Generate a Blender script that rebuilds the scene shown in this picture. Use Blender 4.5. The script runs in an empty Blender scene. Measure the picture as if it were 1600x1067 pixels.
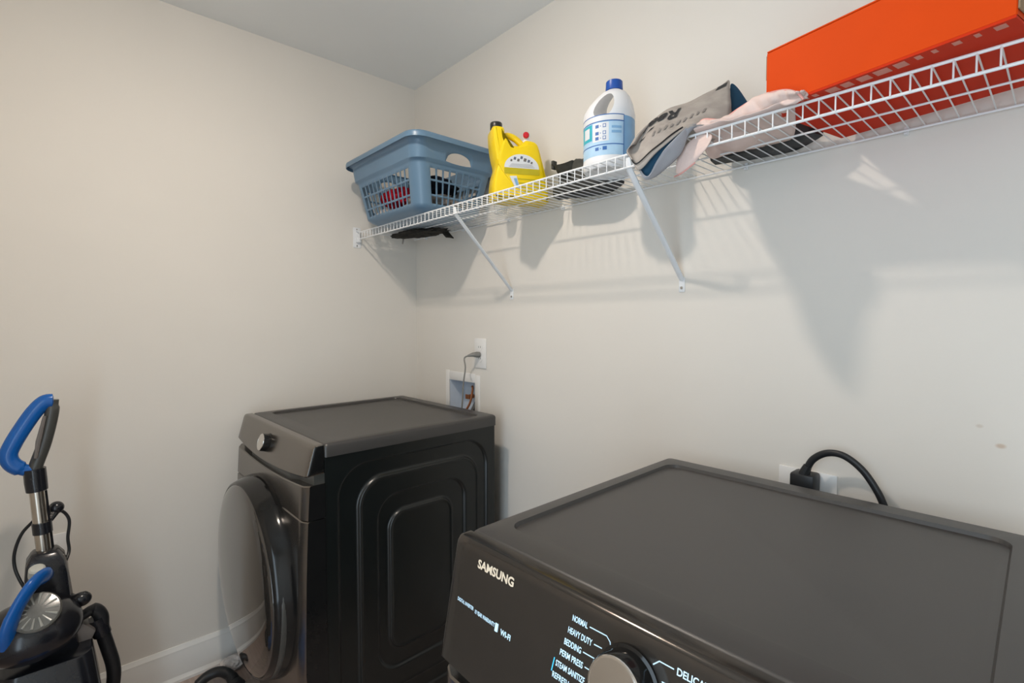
import bpy, bmesh, math, random
from mathutils import Vector, Matrix, noise
random.seed(7)
R = math.radians
SC = bpy.context.scene
COL = SC.collection

# ------------------------------------------------------------------ camera, light, exposure
CAM = Vector((2.1934, -1.3354, 1.3488)); YAW, PITCH, FPX = R(47.9104), R(2.5029), 783.7065
cd = bpy.data.cameras.new('camera'); cam = bpy.data.objects.new('camera', cd); COL.objects.link(cam)
cam.location = CAM; cam.rotation_euler = (R(90) - PITCH, 0, YAW)
cd.sensor_width = 36; cd.lens = FPX / 1600 * 36; cd.clip_start = .02
SC.camera = cam
SC.view_settings.view_transform = 'Standard'; SC.view_settings.look = 'None'
SC.view_settings.gamma = 1; SC.view_settings.use_curve_mapping = False
SC.view_settings.exposure = 0.64
W = bpy.data.worlds.new('world'); SC.world = W; W.use_nodes = True
W.node_tree.nodes['Background'].inputs['Color'].default_value = (.80, .90, 1, 1)
W.node_tree.nodes['Background'].inputs['Strength'].default_value = .35
# daylight coming in through the doorway behind the camera
ld = bpy.data.lights.new('doorway_daylight', 'AREA'); ld.shape = 'RECTANGLE'; ld.size = .86; ld.size_y = 2.0
ld.energy = 15.6; ld.color = (.70, .86, 1)
lo = bpy.data.objects.new('doorway_daylight', ld); COL.objects.link(lo)
lo.location = (2.18, -2.14, 1.04); lo.rotation_euler = (R(90), 0, 0)
LAMP = (1.10, -1.07, 2.4775); LAMP_STRENGTH = 385; LAMP_COLOR = (1, .87, .745)

def at(px, py, Y):
    """point of the plane y = Y seen at a pixel of the photograph (1600 x 1067)"""
    fw = Vector((-math.sin(YAW) * math.cos(PITCH), math.cos(YAW) * math.cos(PITCH), -math.sin(PITCH)))
    r = Vector((math.cos(YAW), math.sin(YAW), 0)); u = r.cross(fw)
    d = fw + r * ((px - 800) / FPX) - u * ((py - 533.5) / FPX)
    return CAM + d * ((Y - CAM.y) / d.y)
def atx(px, py, X):
    fw = Vector((-math.sin(YAW) * math.cos(PITCH), math.cos(YAW) * math.cos(PITCH), -math.sin(PITCH)))
    r = Vector((math.cos(YAW), math.sin(YAW), 0)); u = r.cross(fw)
    d = fw + r * ((px - 800) / FPX) - u * ((py - 533.5) / FPX)
    return CAM + d * ((X - CAM.x) / d.x)

# ------------------------------------------------------------------ materials
def mat(name, col, rough=.5, metal=0, var=.06, scale=30, bump=0, bscale=200, emit=0, spec=.5, coat=0, trans=0, alpha=1, stretch=None, sss=0):
    m = bpy.data.materials.new(name); m.use_nodes = True
    nt = m.node_tree; b = nt.nodes['Principled BSDF']
    b.inputs['Roughness'].default_value = rough; b.inputs['Metallic'].default_value = metal
    b.inputs['Specular IOR Level'].default_value = spec; b.inputs['Coat Weight'].default_value = coat
    b.inputs['Transmission Weight'].default_value = trans; b.inputs['Alpha'].default_value = alpha
    tc = nt.nodes.new('ShaderNodeTexCoord')
    src = tc.outputs['Object']
    if stretch:
        mp = nt.nodes.new('ShaderNodeMapping'); mp.inputs['Scale'].default_value = stretch
        nt.links.new(src, mp.inputs[0]); src = mp.outputs[0]
    n = nt.nodes.new('ShaderNodeTexNoise'); n.inputs['Scale'].default_value = scale; n.inputs['Detail'].default_value = 4
    nt.links.new(src, n.inputs['Vector'])
    rp = nt.nodes.new('ShaderNodeValToRGB')
    rp.color_ramp.elements[0].position = .3; rp.color_ramp.elements[1].position = .7
    rp.color_ramp.elements[0].color = tuple(max(0, c * (1 - var)) for c in col[:3]) + (1,)
    rp.color_ramp.elements[1].color = tuple(min(1, c * (1 + var)) for c in col[:3]) + (1,)
    nt.links.new(n.outputs['Fac'], rp.inputs[0]); nt.links.new(rp.outputs[0], b.inputs['Base Color'])
    if bump:
        n2 = nt.nodes.new('ShaderNodeTexNoise'); n2.inputs['Scale'].default_value = bscale; n2.inputs['Detail'].default_value = 3
        nt.links.new(src, n2.inputs['Vector'])
        bp = nt.nodes.new('ShaderNodeBump'); bp.inputs['Strength'].default_value = bump; bp.inputs['Distance'].default_value = .002
        nt.links.new(n2.outputs['Fac'], bp.inputs['Height']); nt.links.new(bp.outputs[0], b.inputs['Normal'])
    if emit:
        b.inputs['Emission Color'].default_value = tuple(col[:3]) + (1,); b.inputs['Emission Strength'].default_value = emit
    return m

WALL_COL = (.74, .705, .65)
M = {}
M['wall'] = mat('wall_paint', WALL_COL, .75, var=.012, scale=3, bump=.06, bscale=160, spec=.25)
M['ceiling'] = mat('ceiling_paint', (.86, .87, .86), .9, var=.01, scale=4, bump=.05, bscale=120, spec=.2)
M['trim'] = mat('trim_paint', (.80, .79, .76), .35, var=.015, scale=10)
M['wire'] = mat('white_coated_wire', (.80, .81, .82), .35, var=.02)
M['steel_white'] = mat('white_steel', (.78, .80, .82), .35, var=.02)
M['screw'] = mat('screw_metal', (.45, .43, .40), .3, 1)
M['plate'] = mat('outlet_plastic', (.80, .79, .77), .35, var=.01)
M['slot'] = mat('outlet_slot', (.03, .03, .03), .5)
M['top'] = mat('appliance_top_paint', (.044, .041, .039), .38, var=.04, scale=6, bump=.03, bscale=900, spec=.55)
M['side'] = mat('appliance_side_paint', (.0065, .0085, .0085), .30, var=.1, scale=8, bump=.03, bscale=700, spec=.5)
M['front'] = mat('black_stainless', (.21, .19, .17), .23, .9, var=.04, scale=30, stretch=(1, 1, 40))
M['gloss'] = mat('panel_black_gloss', (.075, .066, .058), .13, .75, var=.03, spec=.5)
M['wrap'] = mat('appliance_gloss_black', (.010, .010, .010), .12, var=.05, spec=.32)
M['glass'] = mat('tinted_door_glass', (.030, .026, .022), .04, var=.04, spec=.9, coat=.6)
M['dark'] = mat('recess_black', (.008, .008, .008), .5)
M['chrome'] = mat('dial_chrome', (.72, .69, .65), .14, 1, var=.02)
M['rubber'] = mat('black_rubber', (.015, .016, .018), .42, var=.08, spec=.4)
M['gold'] = mat('brand_lettering', (.72, .60, .45), .4, var=.03)
M['led'] = mat('lit_panel_lettering', (.55, .76, .90), .4, var=.02, emit=.22)
M['led2'] = mat('lit_panel_cyan', (.05, .45, .75), .4, var=.02, emit=.4)
M['basket'] = mat('blue_grey_plastic', (.115, .205, .305), .34, var=.03, scale=12, spec=.5)
M['yellow'] = mat('yellow_plastic', (.88, .63, .002), .3, var=.02, scale=14, spec=.5)
M['olive'] = mat('label_olive_yellow', (.52, .43, .01), .4, var=.05, scale=40)
M['label_white'] = mat('label_paper', (.72, .74, .76), .45, var=.02)
M['ink'] = mat('label_ink', (.12, .14, .20), .5)
M['ink_blue'] = mat('label_ink_blue', (.03, .13, .40), .45)
M['black_cap'] = mat('black_cap', (.02, .02, .018), .35)
M['red'] = mat('red_plastic', (.55, .01, .02), .3)
M['white_plastic'] = mat('white_plastic', (.83, .84, .85), .35, var=.01)
M['bleach'] = mat('white_jug_plastic', (.80, .81, .83), .38, var=.015, scale=8)
M['blue_cap'] = mat('blue_cap', (.008, .075, .36), .35)
M['lab_blue'] = mat('label_pale_blue', (.42, .62, .80), .4, var=.08, scale=30)
M['lab_blue2'] = mat('label_mid_blue', (.22, .42, .66), .4, var=.06, scale=30)
M['teal'] = mat('label_teal', (.03, .42, .52), .4)
M['bag'] = mat('bag_fabric', (.37, .335, .305), .85, var=.13, scale=34, bump=.3, bscale=500, spec=.15)
M['bag_in'] = mat('bag_lining', (.025, .075, .13), .8, var=.1, spec=.15)
M['bag_grey'] = mat('bag_flap_fabric', (.36, .37, .40), .85, var=.06, bump=.2, bscale=500, spec=.15)
M['bag_ink'] = mat('bag_lettering', (.02, .02, .022), .7)
M['bag_ink2'] = mat('bag_pale_lettering', (.24, .22, .205), .8)
M['pink'] = mat('pale_pink_cloth', (.72, .57, .52), .9, var=.06, scale=18, bump=.25, bscale=300, spec=.1)
M['hem'] = mat('pink_hem', (.72, .36, .32), .85, var=.05, spec=.1)
M['orange'] = mat('orange_cardboard', (.66, .060, .002), .6, var=.03, scale=7, bump=.03, bscale=300, spec=.12)
M['orange_in'] = mat('orange_card_base', (.58, .030, .005), .6, var=.05, scale=9, spec=.1)
M['card'] = mat('brown_cardboard', (.30, .20, .12), .85, var=.06)
M['print'] = mat('box_base_print', (.62, .22, .16), .5, var=.05)
M['shoe'] = mat('shoe_dark_fabric', (.045, .045, .038), .75, var=.2, scale=60, bump=.3, bscale=400)
M['shoe_grey'] = mat('shoe_grey_fabric', (.13, .14, .15), .75, var=.2, scale=60, bump=.3, bscale=400)
M['sole'] = mat('shoe_sole', (.012, .014, .016), .6, var=.1)
M['lace'] = mat('shoe_lace', (.55, .56, .58), .8)
M['red_cloth'] = mat('red_cloth', (.42, .012, .025), .9, var=.12, scale=30, bump=.3, bscale=300, spec=.1)
M['navy_cloth'] = mat('navy_cloth', (.010, .012, .02), .9, var=.12, scale=30, bump=.3, bscale=300, spec=.1)
M['grey_cloth'] = mat('grey_cloth', (.30, .27, .25), .9, var=.12, scale=30, bump=.3, bscale=300, spec=.1)
M['white_cloth'] = mat('white_cloth', (.72, .68, .66), .9, var=.05, scale=30, bump=.3, bscale=300, spec=.1)
M['dark_cloth'] = mat('dark_webbing', (.040, .037, .032), .85, var=.2, scale=80, bump=.3, bscale=500, spec=.1)
M['vac_black'] = mat('vacuum_black', (.012, .013, .017), .2, var=.08)
M['vac_grey'] = mat('vacuum_grey', (.16, .145, .135), .35, var=.05)
M['vac_dark'] = mat('vacuum_dark_grey', (.055, .055, .05), .3, var=.05)
M['vac_blue'] = mat('vacuum_blue', (.006, .105, .40), .22, var=.04)
M['pole'] = mat('brushed_steel', (.62, .57, .50), .25, 1, var=.05, stretch=(1, 1, .05), scale=90)
M['button'] = mat('pale_grey_button', (.50, .50, .45), .4)
M['disc'] = mat('grey_smoked_plastic', (.12, .118, .105), .15, var=.15, scale=60, spec=.7)
M['disc_rib'] = mat('pale_smoked_plastic', (.34, .34, .31), .12, var=.1, spec=.7)
M['clear'] = mat('clear_plastic', (.75, .78, .78), .15, var=.01, alpha=.32)
M['cordgrey'] = mat('grey_cord', (.20, .195, .18), .5)
M['brass'] = mat('copper_pipe', (.42, .16, .07), .35, .6)
M['bluebox'] = mat('supply_box_plastic', (.62, .68, .76), .5, var=.02)
M['lampdiff'] = mat('lamp_diffuser', LAMP_COLOR, .5, emit=LAMP_STRENGTH, var=0)

# wall stains with a place of their own
def add_stains(m, spots):
    nt = m.node_tree; b = nt.nodes['Principled BSDF']
    src = b.inputs['Base Color'].links[0].from_socket
    g = nt.nodes.new('ShaderNodeNewGeometry')
    for p, rad, col in spots:
        vm = nt.nodes.new('ShaderNodeVectorMath'); vm.operation = 'SUBTRACT'; vm.inputs[1].default_value = p
        nt.links.new(g.outputs['Position'], vm.inputs[0])
        sc = nt.nodes.new('ShaderNodeVectorMath'); sc.operation = 'MULTIPLY'; sc.inputs[1].default_value = (1 / rad[0], 1, 1 / rad[1])
        nt.links.new(vm.outputs[0], sc.inputs[0])
        ln = nt.nodes.new('ShaderNodeVectorMath'); ln.operation = 'LENGTH'; nt.links.new(sc.outputs[0], ln.inputs[0])
        mr = nt.nodes.new('ShaderNodeMapRange'); mr.inputs[1].default_value = 1.2; mr.inputs[2].default_value = .5
        mr.inputs[3].default_value = 0; mr.inputs[4].default_value = .55
        nt.links.new(ln.outputs['Value'], mr.inputs[0])
        mx = nt.nodes.new('ShaderNodeMix'); mx.data_type = 'RGBA'; mx.inputs[7].default_value = col
        nt.links.new(mr.outputs[0], mx.inputs[0]); nt.links.new(src, mx.inputs[6]); src = mx.outputs[2]
    nt.links.new(src, b.inputs['Base Color'])
M['wall_stained'] = mat('wall_paint_stained', WALL_COL, .75, var=.012, scale=3, bump=.06, bscale=160, spec=.25)
add_stains(M['wall_stained'], [((2.115, 0, 1.106), (.008, .005), (.50, .33, .20, 1)), ((2.084, 0, 1.14), (.006, .004), (.58, .50, .42, 1))])

# ------------------------------------------------------------------ builders
class MB:
    def __init__(s): s.v = []; s.f = []; s.mi = []
    def add(s, vs, fs, mi=0):
        o = len(s.v); s.v += [Vector(v) for v in vs]; s.f += [tuple(i + o for i in f) for f in fs]; s.mi += [mi] * len(fs)
    def box(s, a, b, mi=0):
        x0, y0, z0 = a; x1, y1, z1 = b
        s.add([(x0, y0, z0), (x1, y0, z0), (x1, y1, z0), (x0, y1, z0), (x0, y0, z1), (x1, y0, z1), (x1, y1, z1), (x0, y1, z1)],
              [(0, 3, 2, 1), (4, 5, 6, 7), (0, 1, 5, 4), (1, 2, 6, 5), (2, 3, 7, 6), (3, 0, 4, 7)], mi)
    def rings(s, rings, closed=True, caps=True, mi=0):
        n = len(rings[0]); vs = [p for r in rings for p in r]; fs = []
        for i in range(len(rings) - 1):
            for j in range(n if closed else n - 1):
                k = (j + 1) % n
                fs.append((i * n + j, i * n + k, (i + 1) * n + k, (i + 1) * n + j))
        if caps and closed:
            fs.append(tuple(reversed(range(n)))); fs.append(tuple((len(rings) - 1) * n + j for j in range(n)))
        s.add(vs, fs, mi)
    def tube(s, pts, r, n=8, flat=None, up=None, mi=0):
        pts = [Vector(p) for p in pts]; m = len(pts)
        rs = r if isinstance(r, (list, tuple)) else [r] * m
        t0 = (pts[1] - pts[0]).normalized()
        ref = Vector(up) if up else (Vector((0, 0, 1)) if abs(t0.z) < .9 else Vector((1, 0, 0)))
        rings = []; nrm = (ref - t0 * ref.dot(t0)).normalized()
        for i in range(m):
            t = (pts[min(i + 1, m - 1)] - pts[max(i - 1, 0)]).normalized()
            nrm = (nrm - t * nrm.dot(t)).normalized(); bi = t.cross(nrm)
            f = flat or 1
            rings.append([pts[i] + (nrm * math.cos(a) * f + bi * math.sin(a)) * rs[i] for a in [2 * math.pi * k / n for k in range(n)]])
        s.rings(rings, mi=mi)
    def lathe(s, prof, n=32, mtx=None, mi=0):
        rings = []
        for r, z in prof:
            ring = [Vector((max(r, 1e-5) * math.cos(2 * math.pi * k / n), max(r, 1e-5) * math.sin(2 * math.pi * k / n), z)) for k in range(n)]
            rings.append([mtx @ p for p in ring] if mtx else ring)
        s.rings(rings, mi=mi)
    def grid(s, rows, mi=0):
        s.rings(rows, closed=False, caps=False, mi=mi)
    def ball(s, c, rad, nu=20, nv=12, mtx=None, mi=0):
        c = Vector(c)
        prof = [(math.sin(math.pi * i / nv), -math.cos(math.pi * i / nv)) for i in range(nv + 1)]
        rings = []
        for r, z in prof:
            ring = []
            for k in range(nu):
                p = Vector((max(r, 1e-4) * math.cos(2 * math.pi * k / nu) * rad[0], max(r, 1e-4) * math.sin(2 * math.pi * k / nu) * rad[1], z * rad[2]))
                ring.append(c + (mtx @ p if mtx else p))
            rings.append(ring)
        s.rings(rings, mi=mi)

def children(o): return [c for c in bpy.data.objects if c.parent == o]
def wloc(o):
    m = Matrix.Identity(4)
    while o: m = Matrix.LocRotScale(o.location, o.rotation_euler, None) @ m; o = o.parent
    return m
def obj(name, mb, m, parent=None, world=False, sharp=35, bev=0, seg=2, solid=0, subsurf=0, smooth=True):
    me = bpy.data.meshes.new(name)
    vs = mb.v
    if parent and world:
        inv = wloc(parent).inverted(); vs = [inv @ v for v in vs]
    me.from_pydata([tuple(v) for v in vs], [], mb.f)
    for mm in (m if isinstance(m, list) else [m]): me.materials.append(mm)
    me.polygons.foreach_set('material_index', mb.mi)
    bm = bmesh.new(); bm.from_mesh(me); bmesh.ops.remove_doubles(bm, verts=bm.verts, dist=1e-6)
    bmesh.ops.recalc_face_normals(bm, faces=bm.faces)
    if bev:
        es = [e for e in bm.edges if len(e.link_faces) == 2 and e.calc_face_angle(0) > R(40)]
        bmesh.ops.bevel(bm, geom=es, offset=bev, segments=seg, profile=.5, affect='EDGES', clamp_overlap=True)
    bm.to_mesh(me); bm.free()
    if smooth:
        me.polygons.foreach_set('use_smooth', [True] * len(me.polygons)); me.set_sharp_from_angle(angle=R(sharp))
    o = bpy.data.objects.new(name, me); COL.objects.link(o)
    if parent: o.parent = parent
    if solid:
        md = o.modifiers.new('solid', 'SOLIDIFY'); md.thickness = solid; md.offset = 0
    if subsurf:
        md = o.modifiers.new('sub', 'SUBSURF'); md.levels = subsurf; md.render_levels = subsurf
    return o
def tag(o, label=None, cat=None, group=None, kind=None):
    for k, v in (('label', label), ('category', cat), ('group', group), ('kind', kind)):
        if v: o[k] = v
    return o
def thing(name, label, cat, loc=(0, 0, 0), rz=0, group=None):
    o = bpy.data.objects.new(name, None); COL.objects.link(o); o.empty_display_size = .05
    o.location = loc; o.rotation_euler = (0, 0, rz)
    return tag(o, label, cat, group)
def cr(pts, n=8):
    """Catmull-Rom through points"""
    P = [Vector(p) for p in pts]; P = [P[0] * 2 - P[1]] + P + [P[-1] * 2 - P[-2]]; out = []
    for i in range(1, len(P) - 2):
        a, b, c, d = P[i - 1:i + 3]
        for k in range(n):
            t = k / n
            out.append(.5 * ((2 * b) + (c - a) * t + (2 * a - 5 * b + 4 * c - d) * t * t + (3 * b - a - 3 * c + d) * t ** 3))
    out.append(P[-2]); return out
def axis_m(loc, d, up=(0, 0, 1)):
    """matrix whose local z points along d"""
    z = Vector(d).normalized(); x = Vector(up).cross(z).normalized(); y = z.cross(x)
    m = Matrix((x, y, z)).transposed().to_4x4(); m.translation = Vector(loc); return m
def text_mesh(s, bold=.0):
    cu = bpy.data.curves.new('txt', 'FONT'); cu.body = s; cu.size = 1; cu.offset = bold; cu.resolution_u = 3
    o = bpy.data.objects.new('txt', cu); COL.objects.link(o)
    dg = bpy.context.evaluated_depsgraph_get(); me = bpy.data.meshes.new_from_object(o.evaluated_get(dg))
    vs = [v.co.copy() for v in me.vertices]; fs = [tuple(p.vertices) for p in me.polygons]
    bpy.data.objects.remove(o); bpy.data.curves.remove(cu); bpy.data.meshes.remove(me)
    x0 = min(v.x for v in vs); x1 = max(v.x for v in vs); y0 = min(v.y for v in vs); y1 = max(v.y for v in vs)
    return [((v.x - x0) / (x1 - x0), (v.y - y0) / (y1 - y0)) for v in vs], fs
def smoothstep(t): t = max(0, min(1, t)); return t * t * (3 - 2 * t)

# ------------------------------------------------------------------ room
RX, RY, H = 2.75, -2.05, 2.4775
DX0, DX1, DH = 1.74, 2.62, 2.06
def struct(name, mb, m, **k): return tag(obj(name, mb, m, **k), kind='structure')
T = .1
bx0, bx1, bz0, bz1 = .287, .478, .90, 1.074          # opening of the recessed supply box
mb = MB()
mb.box((-T, 0, 0), (bx0, T, H)); mb.box((bx1, 0, 0), (RX + T, T, H)); mb.box((bx0, 0, 0), (bx1, T, bz0)); mb.box((bx0, 0, bz1), (bx1, T, H))
struct('wall_back', mb, M['wall_stained'], smooth=False)
mb = MB(); mb.box((-T, RY - T, 0), (0, 0, H)); struct('wall_left', mb, M['wall'], smooth=False)
mb = MB(); mb.box((-.0, RY - T, 0), (DX0, RY, H)); mb.box((DX1, RY - T, 0), (RX, RY, H)); mb.box((DX0, RY - T, DH), (DX1, RY, H)); struct('wall_front', mb, M['wall'], smooth=False)
mb = MB(); mb.box((RX, RY - T, 0), (RX + T, 0, H))
struct('wall_right', mb, M['wall'], smooth=False)
mb = MB(); mb.box((-T, RY - T, H), (RX + T, T, H + .1)); struct('ceiling', mb, M['ceiling'], smooth=False)
mb = MB(); mb.box((-T, RY - T, -.12), (RX + T, T, -.006)); fl = struct('floor', mb, M['dark'], smooth=False)
planks = [mat('floor_plank_%s' % n, c, .38, var=.16, scale=9, stretch=(1, 9, 1), bump=.12, bscale=60)
          for n, c in (('rose', (.40, .31, .265)), ('pale', (.44, .35, .30)), ('tan', (.36, .285, .24)))]
pw, pl = .18, 1.22; i = 0; x = 0; cache = {}
while x < RX:
    y = RY - (i % 3) * .41
    while y < 0:
        a, b = max(y, RY), min(y + pl, 0); x1 = min(x + pw, RX)
        if b - a > .02:
            mb = MB(); mb.box((x + .0008, a + .0008, -.006), (x1 - .0008, b - .0008, 0))
            obj('plank', mb, planks[(i * 2 + int(y * 3)) % 3], fl, bev=.0012, seg=1)
        y += pl
    x += pw; i += 1
BBP = [(0, 0), (.022, 0), (.022, .010), (.016, .018), (.014, .022), (.014, .098), (.011, .108), (.011, .116), (.006, .126), (.004, .131), (0, .131)]
def baseboard(name, a, b, n):
    mb = MB(); a = Vector(a); b = Vector(b); n = Vector(n)
    mb.rings([[p + n * d + Vector((0, 0, z)) for d, z in BBP] for p in (a, b)]); struct(name, mb, M['trim'], sharp=25)
baseboard('baseboard_left', (0, RY, 0), (0, 0, 0), (1, 0, 0))
baseboard('baseboard_back', (.022, 0, 0), (RX, 0, 0), (0, -1, 0))
baseboard('baseboard_front', (.022, RY, 0), (DX0 - .07, RY, 0), (0, 1, 0))
baseboard('baseboard_right', (RX, RY, 0), (RX, -.022, 0), (-1, 0, 0))
mb = MB()
mb.box((DX0 - .07, RY, 0), (DX0, RY + .015, DH + .07)); mb.box((DX1, RY, 0), (DX1 + .07, RY + .015, DH + .07)); mb.box((DX0, RY, DH), (DX1, RY + .015, DH + .07))
struct('trim_1', mb, M['trim'], bev=.003)

# ceiling light (above the frame)
L = thing('ceiling_light', 'round flush ceiling light with a glowing diffuser above the laundry room', 'light', LAMP)
mb = MB(); mb.lathe([(.02, 0), (.080, 0), (.080, -.022), (.052, -.030), (.050, -.020), (.02, -.02)], 40); obj('housing', mb, M['steel_white'], L)
mb = MB(); mb.lathe([(.001, -.021), (.046, -.021), (.046, -.032), (.036, -.040), (.018, -.044), (.001, -.045)], 40); obj('diffuser', mb, M['lampdiff'], L)

# ------------------------------------------------------------------ washer and dryer
MW, MD, MH = .686, .705, .984
def bow(x): u = 2 * x / MW - 1; return 1 - u * u
PAN = {}
def pz0(x): return PAN['end'] - PAN['sag'] * bow(x)             # lower edge of the control panel
def py(x, z):                                                    # face of the control panel
    t = (.970 - z) / .10
    return -.002 - PAN['slope'] * t - .006 * bow(x) * smoothstep(min(t, 1.2) * 1.1)
def lerp_tab(tab, v):
    if v <= tab[0][0]: return tab[0][1]
    for (a, x), (b, y) in zip(tab, tab[1:]):
        if v <= b: return x + (y - x) * (v - a) / (b - a)
    return tab[-1][1]
FRONT_Y = [(.05, -.028), (.33, -.044), (.62, -.037), (.77, -.030), (.90, -.022)]
def rr(hx, hy, r, n=6):
    out = []
    for cx, cy, a0 in ((hx - r, hy - r, 0), (-hx + r, hy - r, 90), (-hx + r, -hy + r, 180), (hx - r, -hy + r, 270)):
        for k in range(n + 1):
            a = R(a0 + 90 * k / n); out.append((cx + r * math.cos(a), cy + r * math.sin(a)))
    return out
def sdf(y, z, y0, y1, z0, z1, r):
    cx, cy = (y0 + y1) / 2, (z0 + z1) / 2; qx = abs(y - cx) - (y1 - y0) / 2 + r; qy = abs(z - cy) - (z1 - z0) / 2 + r
    return math.hypot(max(qx, 0), max(qy, 0)) + min(max(qx, qy), 0) - r
def side_h(y, z):
    """pressed steps of the side panel, metres inwards"""
    h = 0
    for k, (y0, y1, zt, r, sg) in enumerate(((.075, .655, .905, .10, 1), (.140, .612, .850, .085, -1), (.205, .552, .782, .075, 1), (.245, .493, .722, .055, -1))):
        d = sdf(y, z, y0, y1, .98 - zt, zt, r)
        h += sg * smoothstep(.5 - d / .008) * .009
        if sg < 0: h -= .0035 * math.exp(-(d / .006) ** 2)
    return h
def machine(name, label, loc, rz, end, sag, slope, drad, dx, zc, seam, fine, fmat):
    PAN.update(end=end, sag=sag, slope=slope)
    t = thing(name, label, 'washing machine' if name == 'washing_machine' else 'dryer', loc, rz)
    # cabinet with pressed sides
    mb = MB(); y0, y1, z0, z1 = .033, .695, .03, .946
    for sx, xx in ((1, MW - .003), (-1, .003)):
        ny, nz = (260, 340) if sx > 0 and fine else (60, 80)
        mb.grid([[(xx - sx * side_h(y0 + (y1 - y0) * j / ny, z0 + (z1 - z0) * i / nz), y0 + (y1 - y0) * j / ny, z0 + (z1 - z0) * i / nz) for j in range(ny + 1)] for i in range(nz + 1)])
    x0, x1 = .003, MW - .003
    mb.add([(x0, y0, z0), (x1, y0, z0), (x1, y1, z0), (x0, y1, z0), (x0, y0, z1), (x1, y0, z1), (x1, y1, z1), (x0, y1, z1)],
           [(0, 3, 2, 1), (4, 5, 6, 7), (0, 1, 5, 4), (2, 3, 7, 6)])
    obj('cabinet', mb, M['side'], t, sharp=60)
    # worktop with a shallow recessed field
    mb = MB(); cx, cy = MW / 2, (.031 + MD) / 2; hx, hy = MW / 2, (MD - .031) / 2
    def ring(ix, iy, r, z, oy=0): return [(cx + a, cy + b + oy, z) for a, b in rr(hx - ix, hy - iy, r)]
    fx, fo = .034, .003
    mb.rings([ring(0, 0, .012, .944), ring(0, 0, .012, .974), ring(.002, .002, .012, .980), ring(.006, .006, .012, MH - .001), ring(.009, .009, .012, MH),
              ring(fx, .054, .030, MH, fo), ring(fx + .003, .057, .028, MH - .007, fo), ring(fx + .012, .066, .022, MH - .0078, fo)])
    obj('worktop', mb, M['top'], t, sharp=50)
    # front panels; the returns at the sides are gloss black
    def slab(z0f, z1f, nx=30):
        m = MB(); rows = []
        for i in range(nx + 1):
            x = MW * i / nx; e = min(x, MW - x); k = .012 * (1 - math.sqrt(max(0, 1 - (1 - min(e / .02, 1)) ** 2)))
            z0_, z1_ = z0f(x), z1f(x)
            zs = [z0_ + .002 + (z1_ - .005 - z0_) * j / 8 for j in range(9)]
            F = lambda z: lerp_tab(FRONT_Y, z) + k
            rows.append([(x, .033, z0_), (x, F(z0_) + .002, z0_)] + [(x, F(z), z) for z in zs] + [(x, F(z1_) + .003, z1_), (x, .033, z1_)])
        m.rings(rows); return m
    def black_ends(o):
        for p in o.data.polygons:
            if abs(p.normal.x) > .85: p.material_index = 1
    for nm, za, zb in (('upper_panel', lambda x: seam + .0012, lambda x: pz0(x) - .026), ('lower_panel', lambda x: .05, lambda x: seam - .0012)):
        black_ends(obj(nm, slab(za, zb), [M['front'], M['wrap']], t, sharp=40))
    # grip pocket under the control panel
    mb = MB(); rows = []
    for i in range(25):
        x = .004 + (MW - .008) * i / 24; yy = .002 if abs(x - MW / 2) > .21 else -.012
        rows.append([(x, .034, pz0(x) - .027), (x, yy, pz0(x) - .027), (x, yy, pz0(x) + .003), (x, .034, pz0(x) + .003)])
    mb.rings(rows); obj('grip_pocket', mb, M['vac_dark'], t)
    # control panel
    mb = MB(); rows = []
    xs = [0, .002, .005, .010] + [.010 + (MW - .02) * i / 28 for i in range(1, 28)] + [MW - .010, MW - .005, MW - .002, MW]
    for x in xs:
        e = min(x, MW - x); k = .009 * (1 - math.sqrt(max(0, 1 - (1 - min(e / .010, 1)) ** 2)))
        zb = pz0(x) + k * .5
        face = [(x, py(x, zb + .003 + (.970 - zb - .003) * j / 8) + k, zb + .003 + (.970 - zb - .003) * j / 8) for j in range(9)]
        rows.append([(x, .030, zb + .002), (x, py(x, zb) + .004 + k, zb)] + face + [(x, .0005 + k, .9775 - k * .3), (x, .006 + k * .5, .9825 - k * .3), (x, .012, .984 - k * .3), (x, .030, .984 - k * .3)])
    mb.rings(rows); cp = obj('control_panel', mb, [fmat, M['wrap']], t, sharp=45); black_ends(cp)
    # dial
    yc = py(MW / 2, zc); n = Vector((0, -1, slope * 10 + .02)).normalized(); k = drad / .042
    mx = axis_m((dx, yc + .004, zc), n) @ Matrix.Scale(k, 4)
    mb = MB(); mb.lathe([(.001, 0), (.047, 0), (.047, .006), (.043, .008), (.042, .034), (.0405, .037)], 48, mx); dl = obj('dial', mb, M['wrap'], t)
    mb = MB(); mb.lathe([(.0405, .0369), (.0395, .0385), (.037, .039), (.0368, .0386), (.001, .0392)], 48, mx); mb.f = mb.f[:-0] if False else mb.f; obj('dial_face', mb, M['chrome'], dl)
    # door: a deep drum with a gloss black wall and a domed tinted glass
    dc = (.317, 0, .491); mx = axis_m(dc, (0, -1, 0))
    d = MB(); d.lathe([(.24, .010), (.326, .010), (.330, .030), (.330, .044), (.327, .056), (.317, .082), (.312, .094), (.307, .097), (.302, .095), (.24, .090)], 96, mx)
    dr = obj('door_frame', d, M['wrap'], t, sharp=40)
    d = MB(); d.lathe([(.305, .092)] + [(.304 * math.cos(a), .095 + .030 * math.sin(a)) for a in [R(90 * k / 16) for k in range(17)]], 96, mx)
    obj('door_glass', d, M['glass'], t, sharp=40)
    d = MB(); pts = [Vector(dc) + Vector((.317 * math.cos(a), -.068, .317 * math.sin(a))) for a in [R(-62 + 80 * k / 26) for k in range(27)]]
    d.tube(pts, [.003 + .011 * abs(math.sin(math.pi * k / 26)) ** .5 for k in range(27)], 10, flat=.45, up=(1, 0, 0)); obj('door_handle', d, M['vac_dark'], t)
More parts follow.
